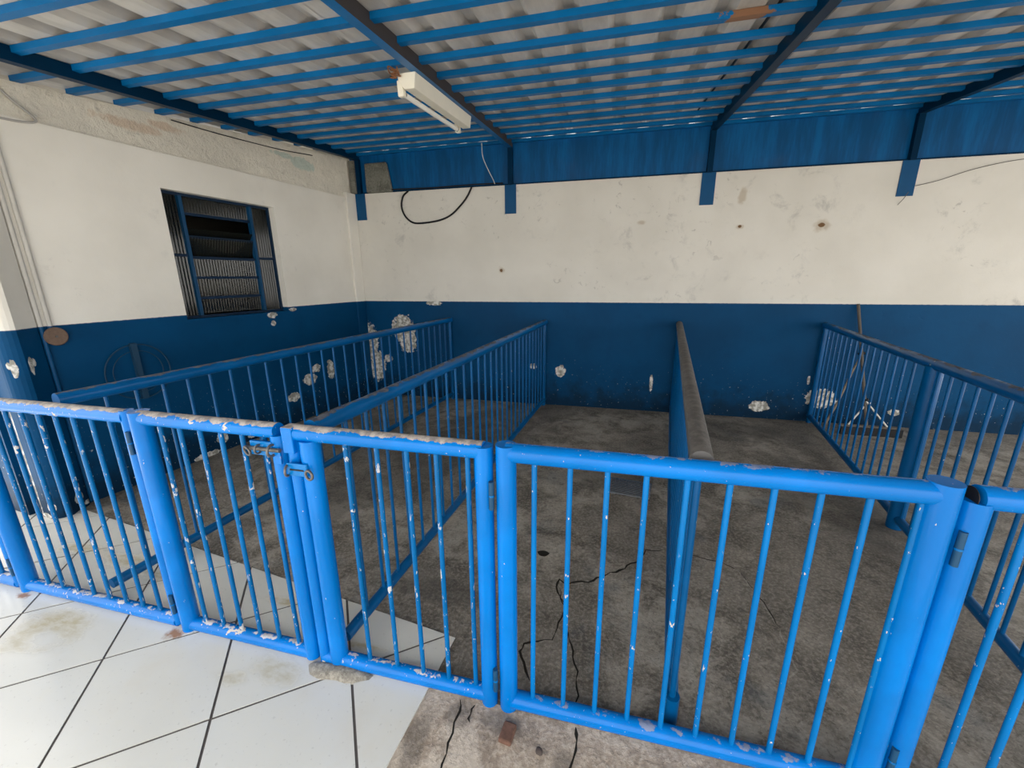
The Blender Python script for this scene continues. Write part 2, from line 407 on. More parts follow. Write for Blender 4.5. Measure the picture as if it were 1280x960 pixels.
# tiles laid on the diagonal, each one a piece
A8 = math.radians(-7.6)
e1 = Vector((math.cos(A8), math.sin(A8))); e2 = Vector((-math.sin(A8), math.cos(A8)))
corner = Vector((2.684, -3.622))
def clip(poly, n, c):
    out = []
    for i in range(len(poly)):
        a, b = poly[i], poly[(i + 1) % len(poly)]
        da, db = a.dot(n) - c, b.dot(n) - c
        if da <= 0: out.append(a)
        if (da < 0 < db) or (db < 0 < da): out.append(a + (b - a) * (da / (da - db)))
    return out
gr = MB()
ed = Vector((0.076, 1.0)).normalized(); en = Vector((ed.y, -ed.x))   # right-hand cut edge
bed = [corner, corner - e1 * 4.6, corner - e1 * 4.6 - e2 * 3.2, corner - ed * 3.35]
gr.prism([tuple(p) for p in reversed(bed)], -0.12, 0.009)
tiling = tag(gr.build('floor_tiling', M['grout']), 'white diagonal tile paving with dark grout outside the gates', None, None, 'structure')
T = 0.4915; a45 = A8 + math.pi / 4
u1 = Vector((math.cos(a45), math.sin(a45))); u2 = Vector((math.sin(a45), -math.cos(a45)))
O = Vector((1.235, -4.075)); g = 0.0050
for i in range(-9, 10):
    for j in range(-9, 10):
        q = [O + u1 * (T * i + g) + u2 * (T * j + g), O + u1 * (T * (i + 1) - g) + u2 * (T * j + g),
             O + u1 * (T * (i + 1) - g) + u2 * (T * (j + 1) - g), O + u1 * (T * i + g) + u2 * (T * (j + 1) - g)]
        q = clip(q, e2, corner.dot(e2)); 
        if len(q) > 2: q = clip(q, en, corner.dot(en))
        if len(q) > 2: q = clip(q, -e1, (corner - e1 * 4.6).dot(-e1))
        if len(q) > 2: q = clip(q, -e2, (corner - e2 * 3.2).dot(-e2))
        if len(q) > 2: # leave the pillar's footing free
            q2 = [p for p in q]
            ar = 0.5 * sum(q[k].cross(q[(k + 1) % len(q)]) if hasattr(q[k], 'cross') else 0 for k in range(len(q)))
            if abs(ar) < 0.0008: continue
            if ar < 0: q2.reverse()
            tz = 0.0125 + random.uniform(-0.0006, 0.0006)
            MB().prism([tuple(p) for p in q2], 0.004, tz).build('tile', M['tile'], tiling)

# cracks and small marks of the concrete
def crack(pts, w0, z, parent, seed, mat='crack'):
    rnd = random.Random(seed)
    P = []
    for (a, b) in zip(pts[:-1], pts[1:]):
        a, b = Vector(a), Vector(b); n = max(2, int((b - a).length / 0.03)); d = (b - a).normalized(); pr = Vector((-d.y, d.x))
        for k in range(n): P.append(a + (b - a) * k / n + pr * rnd.uniform(-1, 1) * 0.008)
    P.append(Vector(pts[-1]))
    mb = MB(); L = []; R_ = []
    for i, p in enumerate(P):
        d = (P[min(i + 1, len(P) - 1)] - P[max(i - 1, 0)]).normalized(); pr = Vector((-d.y, d.x))
        ww = w0 * 0.75 * rnd.uniform(0.2, 1.1) * (0.3 if i in (0, len(P) - 1) else 1)
        L.append(p + pr * ww); R_.append(p - pr * ww)
    n = len(P)
    vs = [(p.x, p.y, z) for p in L] + [(p.x, p.y, z) for p in R_]
    mb.add(vs, [(n + i, n + i + 1, i + 1, i) for i in range(n - 1)])
    return mb.build('crack', M[mat], parent)
crack([(3.68, -2.742), (3.577, -2.766), (3.535, -2.865), (3.42, -2.981), (3.25, -3.111), (3.147, -3.154), (3.10, -3.13), (3.09, -3.19), (3.157, -3.32)], 0.009, 0.0012, floor, 1)
crack([(3.10, -3.194), (3.15, -3.32), (3.114, -3.521), (2.99, -3.57), (2.978, -3.617), (3.013, -3.66), (3.052, -3.735)], 0.008, 0.0014, floor, 2)
crack([(3.17, -3.44), (3.231, -3.616), (3.246, -3.72), (3.24, -3.85)], 0.006, 0.0016, floor, 3)
crack([(3.78, -2.74), (3.858, -2.753), (3.982, -2.782), (4.071, -2.842), (4.109, -2.987), (4.135, -3.189)], 0.0045, 0.0012, floor, 4)
crack([(3.25, -3.875), (3.255, -3.92), (3.249, -3.979), (3.224, -4.05), (3.25, -4.16)], 0.009, 0.0052, apron, 5)
crack([(2.80, -3.88), (2.819, -3.918), (2.82, -3.962), (2.817, -4.032), (2.827, -4.13)], 0.007, 0.0052, apron, 6)
crack([(2.87, -3.885), (2.86, -3.92), (2.87, -3.95)], 0.009, 0.0054, apron, 7)
crack([(4.05, -2.82), (4.10, -2.97), (4.135, -3.189), (4.138, -3.321), (4.128, -3.433), (4.073, -3.507)], 0.006, 0.0014, floor, 8, 'mortar')
crack([(3.41, -2.985), (3.245, -3.118), (3.15, -3.162)], 0.005, 0.0008, floor, 9, 'mortar')
hole = MB(); hole.prism([(2.976 + 0.034 * math.cos(t) * (1 + 0.15 * math.sin(3 * t)), -2.937 + 0.026 * math.sin(t)) for t in [k * math.pi / 7 for k in range(14)]], 0.0, 0.0018)
hole.build('drain_hole', M['crack'], floor)
mo = MB()
N = 18
vs = [(0, 0, 0.028)]
for rr, hh in ((0.45, 0.024), (0.8, 0.012), (1.0, -0.002)):
    for k in range(N):
        t = 2 * math.pi * k / N; q = 1 + 0.22 * math.sin(2 * t + 1) + 0.1 * math.sin(5 * t)
        vs.append((0.13 * rr * q * math.cos(t), 0.05 * rr * q * math.sin(t), hh))
fs = [(0, 1 + k, 1 + (k + 1) % N) for k in range(N)]
for L in range(2):
    for k in range(N): fs.append((1 + L * N + k, 1 + (L + 1) * N + k, 1 + (L + 1) * N + (k + 1) % N, 1 + L * N + (k + 1) % N))
mo.add(vs, fs, True)
mp = mo.build('mortar_patch', M['mortar'], tiling); mp.location = (2.27, -3.893, 0.01)

# ------------------------------------------------------------------ walls
wb = MB(); wb.box(-0.6, XR, 0.0, 0.15, -0.1, ZT)
wall_back = tag(wb.build('wall_back', M['wall_back']), 'back wall, stained white above and blue below', None, None, 'structure')

# left wall with the window opening; local x = along the wall, y = out of the wall
WS0, WS1, WZ0, WZ1 = -2.243, -1.215, 1.266, 2.318
def wl_box(mb, s0, s1, n0, n1, z0, z1):
    P = [pl(s0, n0, 0), pl(s1, n0, 0), pl(s1, n1, 0), pl(s0, n1, 0)]
    v = [(p.x, p.y, z) for z in (z0, z1) for p in P]
    mb.add(v, [(0, 1, 2, 3), (7, 6, 5, 4), (4, 5, 1, 0), (5, 6, 2, 1), (6, 7, 3, 2), (7, 4, 0, 3)])
wl = MB(); ZR = 2.585
for (s0, s1, z0, z1) in ((-3.3, WS0, -0.1, ZR), (WS1, 0.0, -0.1, ZR), (WS0, WS1, -0.1, WZ0), (WS0, WS1, WZ1, ZR)):
    wl_box(wl, s0, s1, -0.14, 0.0, z0, z1)
wall_left = tag(wl.build('wall_left', M['wall_left']), 'side wall with the window, white above and blue below', None, None, 'structure')
# rough upper beam, set back a little, cut to the slope of the roof
ub = MB(); k = 24
vs = []
for i in range(k + 1):
    s = -3.45 + 3.45 * i / k; 
    for (n, top) in ((-0.018, 0), (-0.018, 1), (-0.14, 1), (-0.14, 0)):
        p = pl(s, n, 0); vs.append((p.x, p.y, zr(p.y) + 0.040 if top else ZR - 0.01))
fs = [[0, 1, 2, 3], [k * 4 + 3, k * 4 + 2, k * 4 + 1, k * 4]]
for i in range(k):
    for a in range(4): fs.append((i * 4 + a, (i + 1) * 4 + a, (i + 1) * 4 + (a + 1) % 4, i * 4 + (a + 1) % 4))
ub.add(vs, fs)
ub.build('upper_beam', M['rough_plaster'], wall_left)
ps = MB(); wl_box(ps, -0.165, -0.0, -0.02, 0.028, 0.0, ZR + 0.06)
ps.build('corner_pilaster', M['wall_left'], wall_left, bevel=0.008)
# pillar at the near end of the wall, with a rounded corner
def pillar_poly():
    pts = [(-3.17, -0.1), (-3.17, 0.02)]
    R_ = 0.085; cs, cn = -3.34 + 0.0, 0.135 - R_
    s_front = -3.385
    for k in range(7):
        t = math.pi / 2 * (k / 6)
        pts.append((s_front + R_ - R_ * math.sin(t) + 0.0, 0.0 + 0.12 - R_ + R_ * math.cos(t)) if False else (s_front + R_ - R_ * math.sin(t), 0.12 - R_ + R_ * math.cos(t)))
    pts += [(s_front, -0.16), (s_front - 0.03, -0.16), (s_front - 0.03, -0.45), (-3.17, -0.45)]
    return pts
pp = [pl(s, n, 0) for s, n in pillar_poly()]
pm = MB(); pm.prism([(p.x, p.y) for p in reversed(pp)], -0.1, 2.72)
pil = pm.build('pillar', M['pillar'], wall_left)

# window
win = empty('window_1', pl((WS0 + WS1) / 2, 0, WZ0), 0, 'blue steel louvre window with fluted glass in the side wall', None, None, 'structure')
win.rotation_euler = (0, 0, -AL + math.pi / 2)    # local x along the wall away from the camera, local -y into the shed
WW, WH = WS1 - WS0, WZ1 - WZ0
def wx(s): return s - (WS0 + WS1) / 2
D0, D1 = 0.075, 0.115                               # depth of the frame inside the wall
fr = MB(); f = 0.022
fr.box(-WW / 2, WW / 2, D0, D1, 0, f); fr.box(-WW / 2, WW / 2, D0, D1, WH - f, WH)
fr.box(-WW / 2, -WW / 2 + f, D0, D1, f, WH - f); fr.box(WW / 2 - f, WW / 2, D0, D1, f, WH - f)
fr.build('frame', M['frame'], win)
ms = [wx(-2.072), wx(-1.436)]
for x in ms:
    MB().box(x - 0.014, x + 0.014, D0 - 0.012, D1 - 0.01, f, WH - f).build('mullion', M['frame_light'], win)
for (xa, xb) in ((-WW / 2 + f, ms[0] - 0.014), (ms[1] + 0.014, WW / 2 - f)):
    MB().box(xa, xb, D0, D0 + 0.025, WH * 0.505, WH * 0.505 + 0.022).build('side_bar', M['frame'], win)
def fluted(x0, x1, z0, z1, y0, tilt=0.0):
    n = max(6, int((x1 - x0) / 0.0125)); mb = MB(); vs = []
    for i in range(n + 1):
        x = x0 + (x1 - x0) * i / n; d = 0.0042 * (i % 2)
        vs += [(x, y0 + d + tilt / 2, z0), (x, y0 + d - tilt / 2, z1)]
    mb.add(vs, [(2 * i, 2 * i + 2, 2 * i + 3, 2 * i + 1) for i in range(n)], False)
    vs = [(a, b + 0.004, c) for a, b, c in vs]
    mb.add(vs, [(2 * i + 1, 2 * i + 3, 2 * i + 2, 2 * i) for i in range(n)], False)
    return mb
zl = [f, WH * 0.165, WH * 0.335, WH * 0.50, WH * 0.665, WH * 0.845, WH - f]
for i in range(len(zl) - 1):
    z0, z1 = zl[i], zl[i + 1]
    tilt = 0.05 if i == 3 else (0.02 if i == 4 else 0.004)
    if i == 4:
        fluted(ms[0] + 0.014, ms[1] - 0.014, z0 + 0.012, z0 + 0.07, D0 + 0.012, 0.05).build('louvre_pane', M['glass'], win)
    else:
        fluted(ms[0] + 0.014, ms[1] - 0.014, z0 + 0.012, z1, D0 + 0.022, tilt).build('louvre_pane', M['glass'], win)
    if i: MB().box(ms[0] + 0.014, ms[1] - 0.014, D0 + 0.002, D0 + 0.045, z0 - 0.011, z0 + 0.012).build('louvre_bar', M['frame'], win)
zm = WH * 0.505
for (xa, xb) in ((-WW / 2 + f, ms[0] - 0.014), (ms[1] + 0.014, WW / 2 - f)):
    for (za, zb_) in ((f, zm), (zm + 0.022, WH - f)):
        fluted(xa, xb, za, zb_, D0 + 0.02).build('side_pane', M['glass'], win)
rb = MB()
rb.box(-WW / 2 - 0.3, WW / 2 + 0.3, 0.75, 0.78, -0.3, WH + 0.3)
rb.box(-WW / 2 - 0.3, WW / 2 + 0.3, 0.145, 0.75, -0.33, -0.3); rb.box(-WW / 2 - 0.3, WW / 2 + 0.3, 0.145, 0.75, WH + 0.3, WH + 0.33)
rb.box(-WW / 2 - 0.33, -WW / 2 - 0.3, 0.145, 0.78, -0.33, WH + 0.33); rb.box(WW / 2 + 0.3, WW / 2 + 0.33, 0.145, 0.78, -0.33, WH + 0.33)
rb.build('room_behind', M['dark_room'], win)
cu = MB(); vs = []
for i in range(25):
    x = WW / 2 - 0.16 + 0.20 * i / 24; y = 0.128 + 0.010 * math.sin(i * 1.1)
    vs += [(x, y, 0.0), (x, y, WH)]
cu.add(vs, [(2 * i, 2 * i + 2, 2 * i + 3, 2 * i + 1) for i in range(24)], True)
cu.add([(a, b + 0.006, c) for a, b, c in vs], [(2 * i + 1, 2 * i + 3, 2 * i + 2, 2 * i) for i in range(24)], True)
cu.build('window_strip', M['pale_strip'], win)  # pale rippled strip behind the right-hand panes

# ------------------------------------------------------------------ roof
roof = empty('ceiling', (0, 0, 3.0), 0, 'shed roof of grey corrugated sheets on blue purlins and rafters', None, None, 'structure')
def rp(name, mb, mat, bevel=0):
    o = mb.build(name, mat, roof, bevel); o.location = (0, 0, -3.0); return o
YN, YF = -6.2, 0.14
RX = [0.095, 2.07, 4.205, 5.965, 8.1]
for i, x in enumerate(RX):
    mb = MB(); hw = 0.028
    y0, y1 = YN + 0.15, -0.0
    mb.add([(x - hw, y0, zr(y0)), (x + hw, y0, zr(y0)), (x + hw, y1, zr(y1)), (x - hw, y1, zr(y1)),
            (x - hw, y0, zr(y0) + RH), (x + hw, y0, zr(y0) + RH), (x + hw, y1, zr(y1) + RH), (x - hw, y1, zr(y1) + RH)],
           [(3, 2, 1, 0), (4, 5, 6, 7), (0, 1, 5, 4), (1, 2, 6, 5), (2, 3, 7, 6), (3, 0, 4, 7)])
    o = rp('rafter', mb, None)
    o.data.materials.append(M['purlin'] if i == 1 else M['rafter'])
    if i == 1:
        o.data.materials.append(M['rafter_side'])
        o.data.polygons[3].material_index = 1  # right face of the second rafter is darker than its blue faces
def rusty_purlin():
    t = NT('rust_patched_purlin')
    X, Y, Z = t.xyz()
    c = t.mix(t.spots(X, t.math('MULTIPLY', Z, 1.0), [(3.88, 2.88, 0.10, 0.2)], 18, 1.3, 0.1), (0.0, 0.13, 0.36), (0.23, 0.12, 0.07))
    return t.out(c, 0.5, 0, 0.2)
M['purlin_rust'] = rusty_purlin()
PY = [-0.03] + [-0.25 - 0.2645 * k for k in range(0, 23)]
for y in PY:
    xs = [y * math.tan(AL) - 0.05] + RX + [XR]
    for a, b in zip(xs[:-1], xs[1:]):
        a2 = a + (0.028 if a != xs[0] else 0); b2 = b - (0.028 if b != XR else 0)
        if b2 - a2 < 0.02: continue
        if a == xs[0]: a2 = max(a2, -0.85)
        mb = MB(); h = 0.032; wv = 0.02
        z = zr(y)
        mb.box(a2, b2, y - wv, y + wv, z + RH - h, z + RH - 0.001)
        rp('purlin', mb, M['purlin_rust'] if (-2.42 < y < -2.3 and a == RX[1]) else M['purlin'])
# corrugated sheets, one metre wide
PITCH_R = 0.25
prof = [(0.0, 0), (0.13, 0), (0.163, 0.038), (0.217, 0.038), (0.25, 0)]
SX = -1.18
sheet_me = None
for k in range(11):
    mb = MB(); cs = []
    for c in range(4):
        cs += [(c * PITCH_R + px, pz) for px, pz in prof[:-1]]
    cs += [(1.0, 0), (1.03, 0.0)]
    vs = []
    for (px, pz) in cs:
        for y in (YN, YF): vs.append((px, y, zr(y) + RH + 0.0015 + pz))
    n = len(cs)
    mb.add(vs, [(2 * i, 2 * i + 1, 2 * i + 3, 2 * i + 2) for i in range(n - 1)])
    mb.add([(a, b, c + 0.0015) for a, b, c in vs], [(2 * i + 2, 2 * i + 3, 2 * i + 1, 2 * i) for i in range(n - 1)])
    if sheet_me is None:
        sheet_me = mb.mesh('roof_sheet')
    o = obj('roof_sheet', sheet_me, M['sheet'], roof)
    o.location = (SX + k * 1.0, 0, -3.0 + (0.002 if k % 2 else 0.0))

# blue upstand between wall and roof
up = empty('trim_1', (0, 0.03, ZT), 0, 'streaked blue sheet upstand between the back wall and the roof', None, None, 'structure')
for a, b in zip([-0.6] + RX, RX + [XR]):
    mb = MB(); mb.box(a + 0.002, b - 0.002, 0.0, 0.012, 0.0, ZF - ZT + 0.012)
    mb.build('sheet_panel', M['fascia'], up)
lp = MB(); lp.box(-0.6, XR, -0.03, 0.0, -0.002, 0.012); lp.build('flashing', M['rafter'], up)
for i, x in enumerate(RX):
    MB().box(x - 0.068, x + 0.068, -0.038, -0.029, -0.315, 0.0).build('bracket_plate', M['bracket'], up)
    MB().box(x - 0.026, x + 0.026, -0.055, -0.004, -0.002, zr(0) - ZT + 0.01).build('post', M['rafter'], up)
# cement filling in the corner
cb = MB(); cb.box(0.20, 0.56, -0.03, 0.025, ZT, 3.0)
o = tag(cb.build('trim_2', M['cement'], None, 0.02), 'dark cement infill block above the wall corner', None, None, 'structure')
for v in o.data.vertices:
    if v.co.z > 2.9 and v.co.x > 0.5: v.co.x -= 0.06
    v.co.z = min(v.co.z, 2.985)
ce = MB(); ce.box(0.0, 0.07, -0.05, 0.03, ZT, 3.02); ce.build('mortar_edge', M['cement'], up).location = (0, -0.03, -ZT)

# ------------------------------------------------------------------ gates
def stile(parent, x, r, z0, z1, mat, name='post'):
    return MB().tube([(x, 0, z0), (x, 0, z1)], r, 18).build(name, mat, parent)
def rail(parent, x0, x1, z, r, mat, name='rail', y=0):
    return MB().tube([(x0, y, z), ((x0 + x1) / 2, y, z), (x1, y, z)], r, 18).build(name, mat, parent)
bar_cache = {}
def bars(parent, xs, z0, z1, r, mat):
    key = (round(z0, 4), round(z1, 4), r, mat.name)
    if key not in bar_cache: bar_cache[key] = MB().tube([(0, 0, z0), (0, 0, z1)], r, 10, caps=False).mesh('bar')
    for x in xs: obj('bar', bar_cache[key], mat, parent, (x, 0, 0))
def hinge(parent, x, y, z, h=0.10, r=0.0090):
    o = MB().tube([(x, y, z), (x, y, z + h)], r, 10).build('hinge', M['hinge'], parent)
    MB().tube([(x, y, z + h * 0.47), (x, y, z + h * 0.53)], r * 1.12, 10).build('knuckle', M['gate_bar'], o)
RT, RBm = 1.058, 0.040
def gate(x0, x1, label, posts, bx, worn, rr=0.030, hinges=(), cat='gate'):
    """posts: (x, radius, bottom, top); coordinates in metres along the gate line"""
    e = empty('steel_gate', (x0, GY, 0), 0, label, cat, 'gates along the front of the stalls')
    mp_, mbar = (M['gate_worn'], M['gate_bar_worn']) if worn else (M['gate_blue'], M['gate_bar'])
    for (x, r, a, b) in posts: stile(e, x - x0, r, a, b, M['gate_blue'])
    ra = min(p[0] for p in posts) - x0; rb_ = max(p[0] for p in posts) - x0
    mr = mp_ if worn else M['gate_rail']
    rail(e, ra, rb_, RT, rr, mr, 'top_rail'); rail(e, ra, rb_, RBm, rr, M['gate_foot'] if worn else mr, 'bottom_rail')
    bars(e, [x - x0 for x in bx], RBm + rr * 0.6, RT - rr * 0.6, 0.0092, mbar)
    for (x, z) in hinges: hinge(e, x - x0, -0.024, z)
    return e
seq = lambda a, st, n: [a + st * i for i in range(n)]
gate(-0.62, 0.29, 'blue barred gate cut off at the left edge of the photo', [(-0.62, 0.034, 0.02, 1.085), (0.293, 0.026, 0.03, 1.085)], seq(-0.5, 0.11, 7), True, hinges=((0.312, 0.10),))
gate(0.358, 1.392, 'worn blue barred gate in front of the chipped pillar', [(0.358, 0.036, 0.0, 1.09), (1.382, 0.025, 0.03, 1.085)], seq(0.515, 0.1082, 8), True, hinges=((1.3985, 0.10), (1.3985, 0.90)))
g2 = gate(1.448, 2.122, 'peeling blue barred gate with the slide bolt, left of the padlocked latch post', [(1.448, 0.037, 0.0, 1.085), (2.122, 0.031, 0.022, 1.045)], seq(1.545, 0.1016, 6), True)
g3 = gate(2.253, 2.918, 'short blue barred gate over the tile corner, right of the latch post', [(2.186, 0.026, 0.0, 1.08), (2.253, 0.036, 0.0, 1.035), (2.918, 0.031, 0.0, 1.075)], [2.40, 2.525, 2.64, 2.75, 2.862], True, hinges=((2.9495, 0.09), (2.9495, 0.86)))
g4 = gate(2.994, 4.147, 'wide bright blue barred gate in the foreground with ten bars', [(2.994, 0.034, 0.0, 1.085), (4.147, 0.037, 0.0, 1.092)], seq(3.087, 0.1137, 10), False, rr=0.032)
g5 = gate(4.218, 5.25, 'blue barred gate cut off at the right edge of the photo', [(4.218, 0.033, 0.0, 1.05), (5.25, 0.036, 0.0, 1.09)], seq(4.337, 0.108, 8), False, rr=0.031, hinges=((4.195, 0.13), (4.195, 0.87)))
# slide bolt of the second gate and the hasp of the third
b = MB(); b.tube([(0.55, -0.036, 0.995), (0.703, -0.036, 0.995)], 0.008, 8); bo = b.build('slide_bolt', M['steel'], g2)
MB().box(0.57, 0.665, -0.032, -0.022, 0.968, 1.022).build('bolt_plate', M['gate_bar'], bo)
MB().ring((0.565, -0.045, 0.985), (0.3, 1, 0.2), 0.018, 0.004, 16, 6).build('pull_ring', M['steel'], bo)
MB().ring((0.672, -0.04, 0.995), (1, 0, 0), 0.021, 0.005, 16, 6).build('bolt_keeper', M['steel'], bo)
MB().ring((0.612, -0.04, 0.995), (1, 0, 0), 0.016, 0.004, 16, 6).build('bolt_keeper', M['steel'], bo)
MB().box(0.668, 0.70, -0.034, -0.028, 0.94, 1.0).build('strike_plate', M['gate_worn'], g2)
h = MB().box(-0.075, 0.012, -0.046, -0.036, 0.905, 0.955).build('hasp', M['gate_bar'], g3, 0.004)
MB().box(-0.06, -0.002, -0.048, -0.0465, 0.928, 0.934).build('slot', M['black'], h)
MB().ring((0.022, -0.05, 0.918), (0.2, 1, 0), 0.017, 0.005, 16, 6).build('staple', M['steel'], h)
MB().ring((-0.072, -0.045, 0.925), (1, 0.3, 0), 0.02, 0.005, 16, 6).build('staple', M['steel'], h)
MB().box(-0.092, -0.045, -0.032, 0.02, 0.985, 1.085).build('cap_plate', M['gate_worn'], g3, 0.004)
# open tube end of the right-hand gate's top rail
MB().tube([(-0.0145, 0, RT), (-0.0125, 0, RT)], 0.027, 18).build('open_end', M['black'], g5)

# ------------------------------------------------------------------ stall dividers
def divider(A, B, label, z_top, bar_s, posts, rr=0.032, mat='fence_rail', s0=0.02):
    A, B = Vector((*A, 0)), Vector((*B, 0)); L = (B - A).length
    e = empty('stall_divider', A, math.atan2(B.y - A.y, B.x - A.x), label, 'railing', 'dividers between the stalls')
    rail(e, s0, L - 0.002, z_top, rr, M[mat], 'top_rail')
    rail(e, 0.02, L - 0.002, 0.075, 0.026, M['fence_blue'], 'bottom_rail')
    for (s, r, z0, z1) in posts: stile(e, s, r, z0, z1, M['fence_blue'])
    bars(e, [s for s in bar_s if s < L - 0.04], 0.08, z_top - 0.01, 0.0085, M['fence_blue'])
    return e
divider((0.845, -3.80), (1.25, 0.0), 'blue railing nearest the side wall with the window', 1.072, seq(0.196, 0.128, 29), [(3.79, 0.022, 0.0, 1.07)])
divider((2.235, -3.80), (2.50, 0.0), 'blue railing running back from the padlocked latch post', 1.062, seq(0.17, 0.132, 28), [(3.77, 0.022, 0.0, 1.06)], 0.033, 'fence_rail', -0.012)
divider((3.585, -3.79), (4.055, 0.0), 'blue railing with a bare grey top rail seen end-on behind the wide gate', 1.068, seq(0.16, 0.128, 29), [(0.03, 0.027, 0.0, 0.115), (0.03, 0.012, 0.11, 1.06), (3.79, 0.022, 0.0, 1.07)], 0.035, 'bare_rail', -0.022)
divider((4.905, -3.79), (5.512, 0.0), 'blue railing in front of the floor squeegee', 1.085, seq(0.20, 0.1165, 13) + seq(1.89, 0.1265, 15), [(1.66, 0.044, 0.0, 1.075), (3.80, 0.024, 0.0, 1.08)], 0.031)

# ------------------------------------------------------------------ fluorescent lamp under the second rafter
lampz = zr(-1.87)
lt = empty('fluorescent_lamp', (2.0, -1.87, lampz), 0, 'cream fluorescent batten lamp fixed under the second rafter', 'lamp')
lt.rotation_euler = (math.atan(SL), 0, 0)
prof_l = [(-0.05, 0.0), (0.07, 0.0), (0.055, -0.085), (-0.012, -0.085), (-0.05, -0.03)]
mb = MB(); n = len(prof_l)
vs = [(x, y, z) for y in (-0.52, 0.52) for x, z in prof_l]
mb.add(vs, [list(range(n)), list(range(2 * n - 1, n - 1, -1))] + [(i + n, (i + 1) % n + n, (i + 1) % n, i) for i in range(n)])
mb.build('housing', M['lamp'], lt, 0.004)
tb = MB().tube([(-0.045, -0.47, -0.095), (-0.045, 0.0, -0.095), (-0.045, 0.47, -0.095)], 0.0165, 14).build('tube', M['tube'], lt)
for y in (-0.49, 0.49):
    MB().box(-0.065, -0.025, y - 0.022, y + 0.022, -0.118, -0.03).build('lampholder', M['lamp'], lt, 0.008)
for y in (-0.466, 0.466):
    MB().tube([(-0.045, y - 0.01, -0.095), (-0.045, y + 0.01, -0.095)], 0.0172, 14).build('tube_cap', M['steel'], tb)
wr = MB(); rnd = random.Random(3)
pts = [(-0.02, -0.53, -0.02)] + [(-0.05 + rnd.uniform(-0.04, 0.04), -0.56 + rnd.uniform(-0.04, 0.04), 0.0 + rnd.uniform(-0.035, 0.02)) for _ in range(12)]
wr.tube(spline(pts, 5), 0.0045, 6); wr.build('wire_tangle', M['rust'], lt)

# ------------------------------------------------------------------ cables and wires
def cable(name, pts, r, mat, label, cat='cable', n=8):
    P = spline(pts, n); base = P[0].copy()
    o = MB().tube([p - base for p in P], r, 8).build(name, mat)
    o.location = base
    return tag(o, label, cat)
cable('cable_loop', [(0.775, -0.022, 2.640), (0.70, -0.02, 2.58), (0.672, -0.022, 2.47), (0.71, -0.025, 2.36), (0.80, -0.025, 2.28), (0.92, -0.025, 2.262), (1.16, -0.025, 2.285), (1.32, -0.025, 2.34), (1.45, -0.025, 2.44), (1.54, -0.02, 2.54), (1.60, -0.022, 2.640)],
      0.011, M['black'], 'black hose looping down over the top of the white wall')
cable('power_cable', [(0.22, -0.012, 2.664), (0.6, -0.014, 2.668), (1.1, -0.012, 2.662), (1.6, -0.012, 2.668), (1.98, -0.012, 2.664)], 0.007, M['black'], 'thin black cable lying along the top of the back wall')
cable('hanging_wire', [(1.80, -0.22, zr(-0.25) + 0.03), (1.79, -0.16, 2.92), (1.83, -0.10, 2.80), (1.88, -0.05, 2.69), (1.89, -0.035, 2.655)], 0.004, M['white_wire'], 'white wire hanging beside the second rafter post')
cable('loose_wire', [(6.02, -0.04, 2.41), (6.2, -0.03, 2.45), (6.45, -0.03, 2.53), (6.75, -0.03, 2.585), (7.1, -0.03, 2.60), (7.6, -0.03, 2.60)], 0.003, M['thin_wire'], 'thin dark wire running right from the third wall bracket')
cable('wire_end', [(5.975, -0.04, 2.36), (5.95, -0.03, 2.30), (5.92, -0.02, 2.25)], 0.003, M['thin_wire'], 'short wire end hanging below the rightmost bracket')
def rl(x, y, dz): return (x, y, zr(y) + dz)
cable('lap_gap_line', [rl(4.03, -2.9, RH + 0.012), rl(4.015, -2.2, RH + 0.012), rl(3.99, -1.4, RH + 0.012), rl(3.965, -0.5, RH + 0.012)], 0.008, M['black'], 'straight black strip standing in for the dark sheet lap gap beside the third rafter')  # black tube drawn in place of the dark gap at a sheet side lap
cable('wall_cable', [pl(-3.05, -0.008, 2.77), pl(-2.98, -0.006, 2.69), pl(-2.90, -0.004, 2.62), pl(-2.90, 0.006, 2.585), pl(-2.98, 0.008, 2.565), pl(-3.1, 0.008, 2.56)], 0.007, M['grey_cable'], 'grey cable curling on the plaster at the upper left')
cable('beam_cable', [pl(-2.05, -0.012, 2.86), pl(-1.75, -0.012, 2.865), pl(-1.4, -0.012, 2.88), pl(-1.0, -0.012, 2.905), pl(-0.6, -0.012, 2.95)], 0.0045, M['black'], 'thin black cable sagging along the rough plaster under the roof edge')
# conduits and round box on the side wall
def conduit(s, z0, z1, label):
    base = pl(s, 0.012, 0)
    mb = MB(); mb.tube([(0, 0, z0), (0, 0, ZB)], 0.013, 10); me = mb
    e = empty('conduit', base, 0, label, 'pipe')
    if z0 < ZB - 0.01: MB().tube([(0, 0, z0), (0, 0, ZB)], 0.013, 10).build('lower_pipe', M['bracket'], e)
    MB().tube([(0, 0, max(z0, ZB)), (0, 0, z1)], 0.013, 10).build('upper_pipe', M['conduit'], e)
conduit(-3.105, 1.27, 2.55, 'conduit ending at the round rusty box cover')
conduit(-3.15, 0.02, 2.55, 'conduit beside the pillar running down to the floor')
jb = empty('junction_box', pl(-3.095, 0.0, 1.235), -AL + math.pi / 2, 'round rusty junction box cover on the blue wall by the pillar', 'box')
MB().tube([(0, 0.0, 0), (0, -0.028, 0)], 0.058, 24).build('box_body', M['bracket'], jb)
MB().tube([(0, -0.028, 0), (0, -0.034, 0)], [0.062, 0.056], 24).build('cover', M['rust_grey'], jb)
MB().tube([(0, -0.034, 0), (0, -0.038, 0)], 0.008, 10).build('screw', M['steel'], jb)
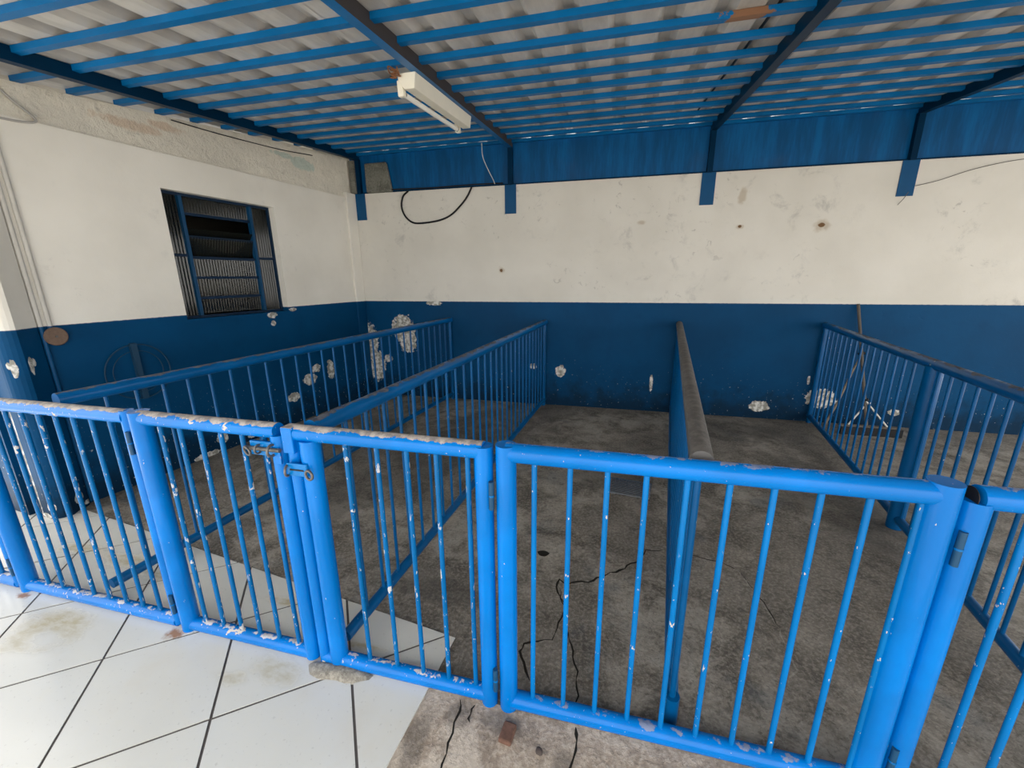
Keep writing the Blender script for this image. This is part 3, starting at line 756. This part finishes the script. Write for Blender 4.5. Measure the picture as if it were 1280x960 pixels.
# wire hoop with a flat bar on the side wall
hp = empty('wall_hoop', pl(-2.68, 0.0, 0.90), -AL + math.pi / 2, 'dark blue wire hoop with a flat bar mounted on the blue wall', 'hoop')
MB().ring((0, -0.022, 0), (0, 1, 0), 0.215, 0.005, 48, 6).build('outer_ring', M['dark_metal'], hp)
MB().ring((0, -0.020, 0), (0, 1, 0), 0.165, 0.003, 48, 6).build('inner_ring', M['dark_metal'], hp)
MB().box(-0.02, 0.02, -0.03, 0.0, -0.22, 0.225).build('flat_bar', M['dark_metal'], hp)

# ------------------------------------------------------------------ squeegee, drain, debris
sq = empty('floor_squeegee', (5.93, -0.33, 0), 0, 'long handled black floor squeegee leaning on the blue wall', 'squeegee')
MB().tube([(-0.02, -0.0, 0.06), (-0.17, 0.305, 1.31)], 0.014, 10).build('handle', M['wood'], sq)
MB().box(-0.27, 0.27, -0.02, 0.03, 0.082, 0.10).build('head', M['wood'], sq, 0.004)
MB().box(-0.26, 0.28, -0.03, 0.03, 0.0, 0.082).build('rubber_blade', M['black'], sq)
MB().tube([(-0.19, 0, 0.10), (-0.045, 0.06, 0.30)], 0.008, 8).build('brace', M['white_wire'], sq)
MB().tube([(0.15, 0, 0.10), (-0.045, 0.06, 0.34)], 0.008, 8).build('brace', M['white_wire'], sq)
MB().ring((-0.045, 0.07, 0.36), (0.1, -0.25, 1), 0.018, 0.008, 14, 6).build('lashing', M['black'], sq)
st = MB(); base = Vector((5.56, -0.12, 0.005))
st.tube([(0, 0, 0.006), (0.10, 0.03, 0.28), (0.19, 0.06, 0.62), (0.25, 0.08, 0.80)], [0.012, 0.011, 0.010, 0.008], 8)
so = st.build('stick', M['pale_wood']); so.location = (5.60, -0.17, 0.0)
tag(so, 'pale stick propped diagonally against the squeegee handle', 'stick')
MB().tube([(0.22, 0.07, 0.80), (0.26, 0.08, 0.815), (0.30, 0.08, 0.80)], 0.014, 8).build('rag_tip', M['black'], so)

dr = empty('drain_grate', (3.50, -2.02, 0.0), math.radians(-8), 'shiny metal drain grate in the concrete of the middle stall', 'drain')
fm = MB(); 
for (a, b_, c, d) in ((-0.16, 0.16, -0.13, -0.115), (-0.16, 0.16, 0.115, 0.13), (-0.16, -0.145, -0.115, 0.115), (0.145, 0.16, -0.115, 0.115)): fm.box(a, b_, c, d, -0.002, 0.008)
fm.build('frame', M['grate'], dr)
MB().box(-0.145, 0.145, -0.115, 0.115, -0.002, 0.002).build('pit', M['black'], dr)
sm_ = MB().box(-0.145, 0.145, -0.004, 0.004, 0.001, 0.007).mesh('slat')
for i in range(12): obj('slat', sm_, M['grate'], dr, (0, -0.105 + i * 0.0191, 0))

bk = MB(); bk.box(-0.024, 0.024, -0.035, 0.035, -0.01, 0.016)
o = bk.build('brick_stub', M['brick'], None, 0.006); o.location = (3.015, -3.955, 0.004); o.rotation_euler = (0, 0, -0.12)
tag(o, 'rusty brown broken brick stub set in the pale concrete under the gate hinge', 'brick')
def pebble(x, y, r, label, seed):
    import bmesh
    bm = bmesh.new(); bmesh.ops.create_icosphere(bm, subdivisions=2, radius=r)
    for v in bm.verts: v.co += mnoise.noise_vector(v.co * 60 + Vector((seed, 0, 0))) * r * 0.35; v.co.z *= 0.55
    me = bpy.data.meshes.new('pebble'); bm.to_mesh(me); bm.free()
    for p in me.polygons: p.use_smooth = True
    o = obj('pebble', me, M['stone']); o.location = (x, y, 0.004 + r * 0.4)
    tag(o, label, 'stone')
pebble(3.135, -3.985, 0.013, 'small dark pebble on the pale concrete between the brick stub and the crack', 1)
pebble(2.235, -3.945, 0.006, 'tiny dark crumb on the white tile below the latch post', 2)
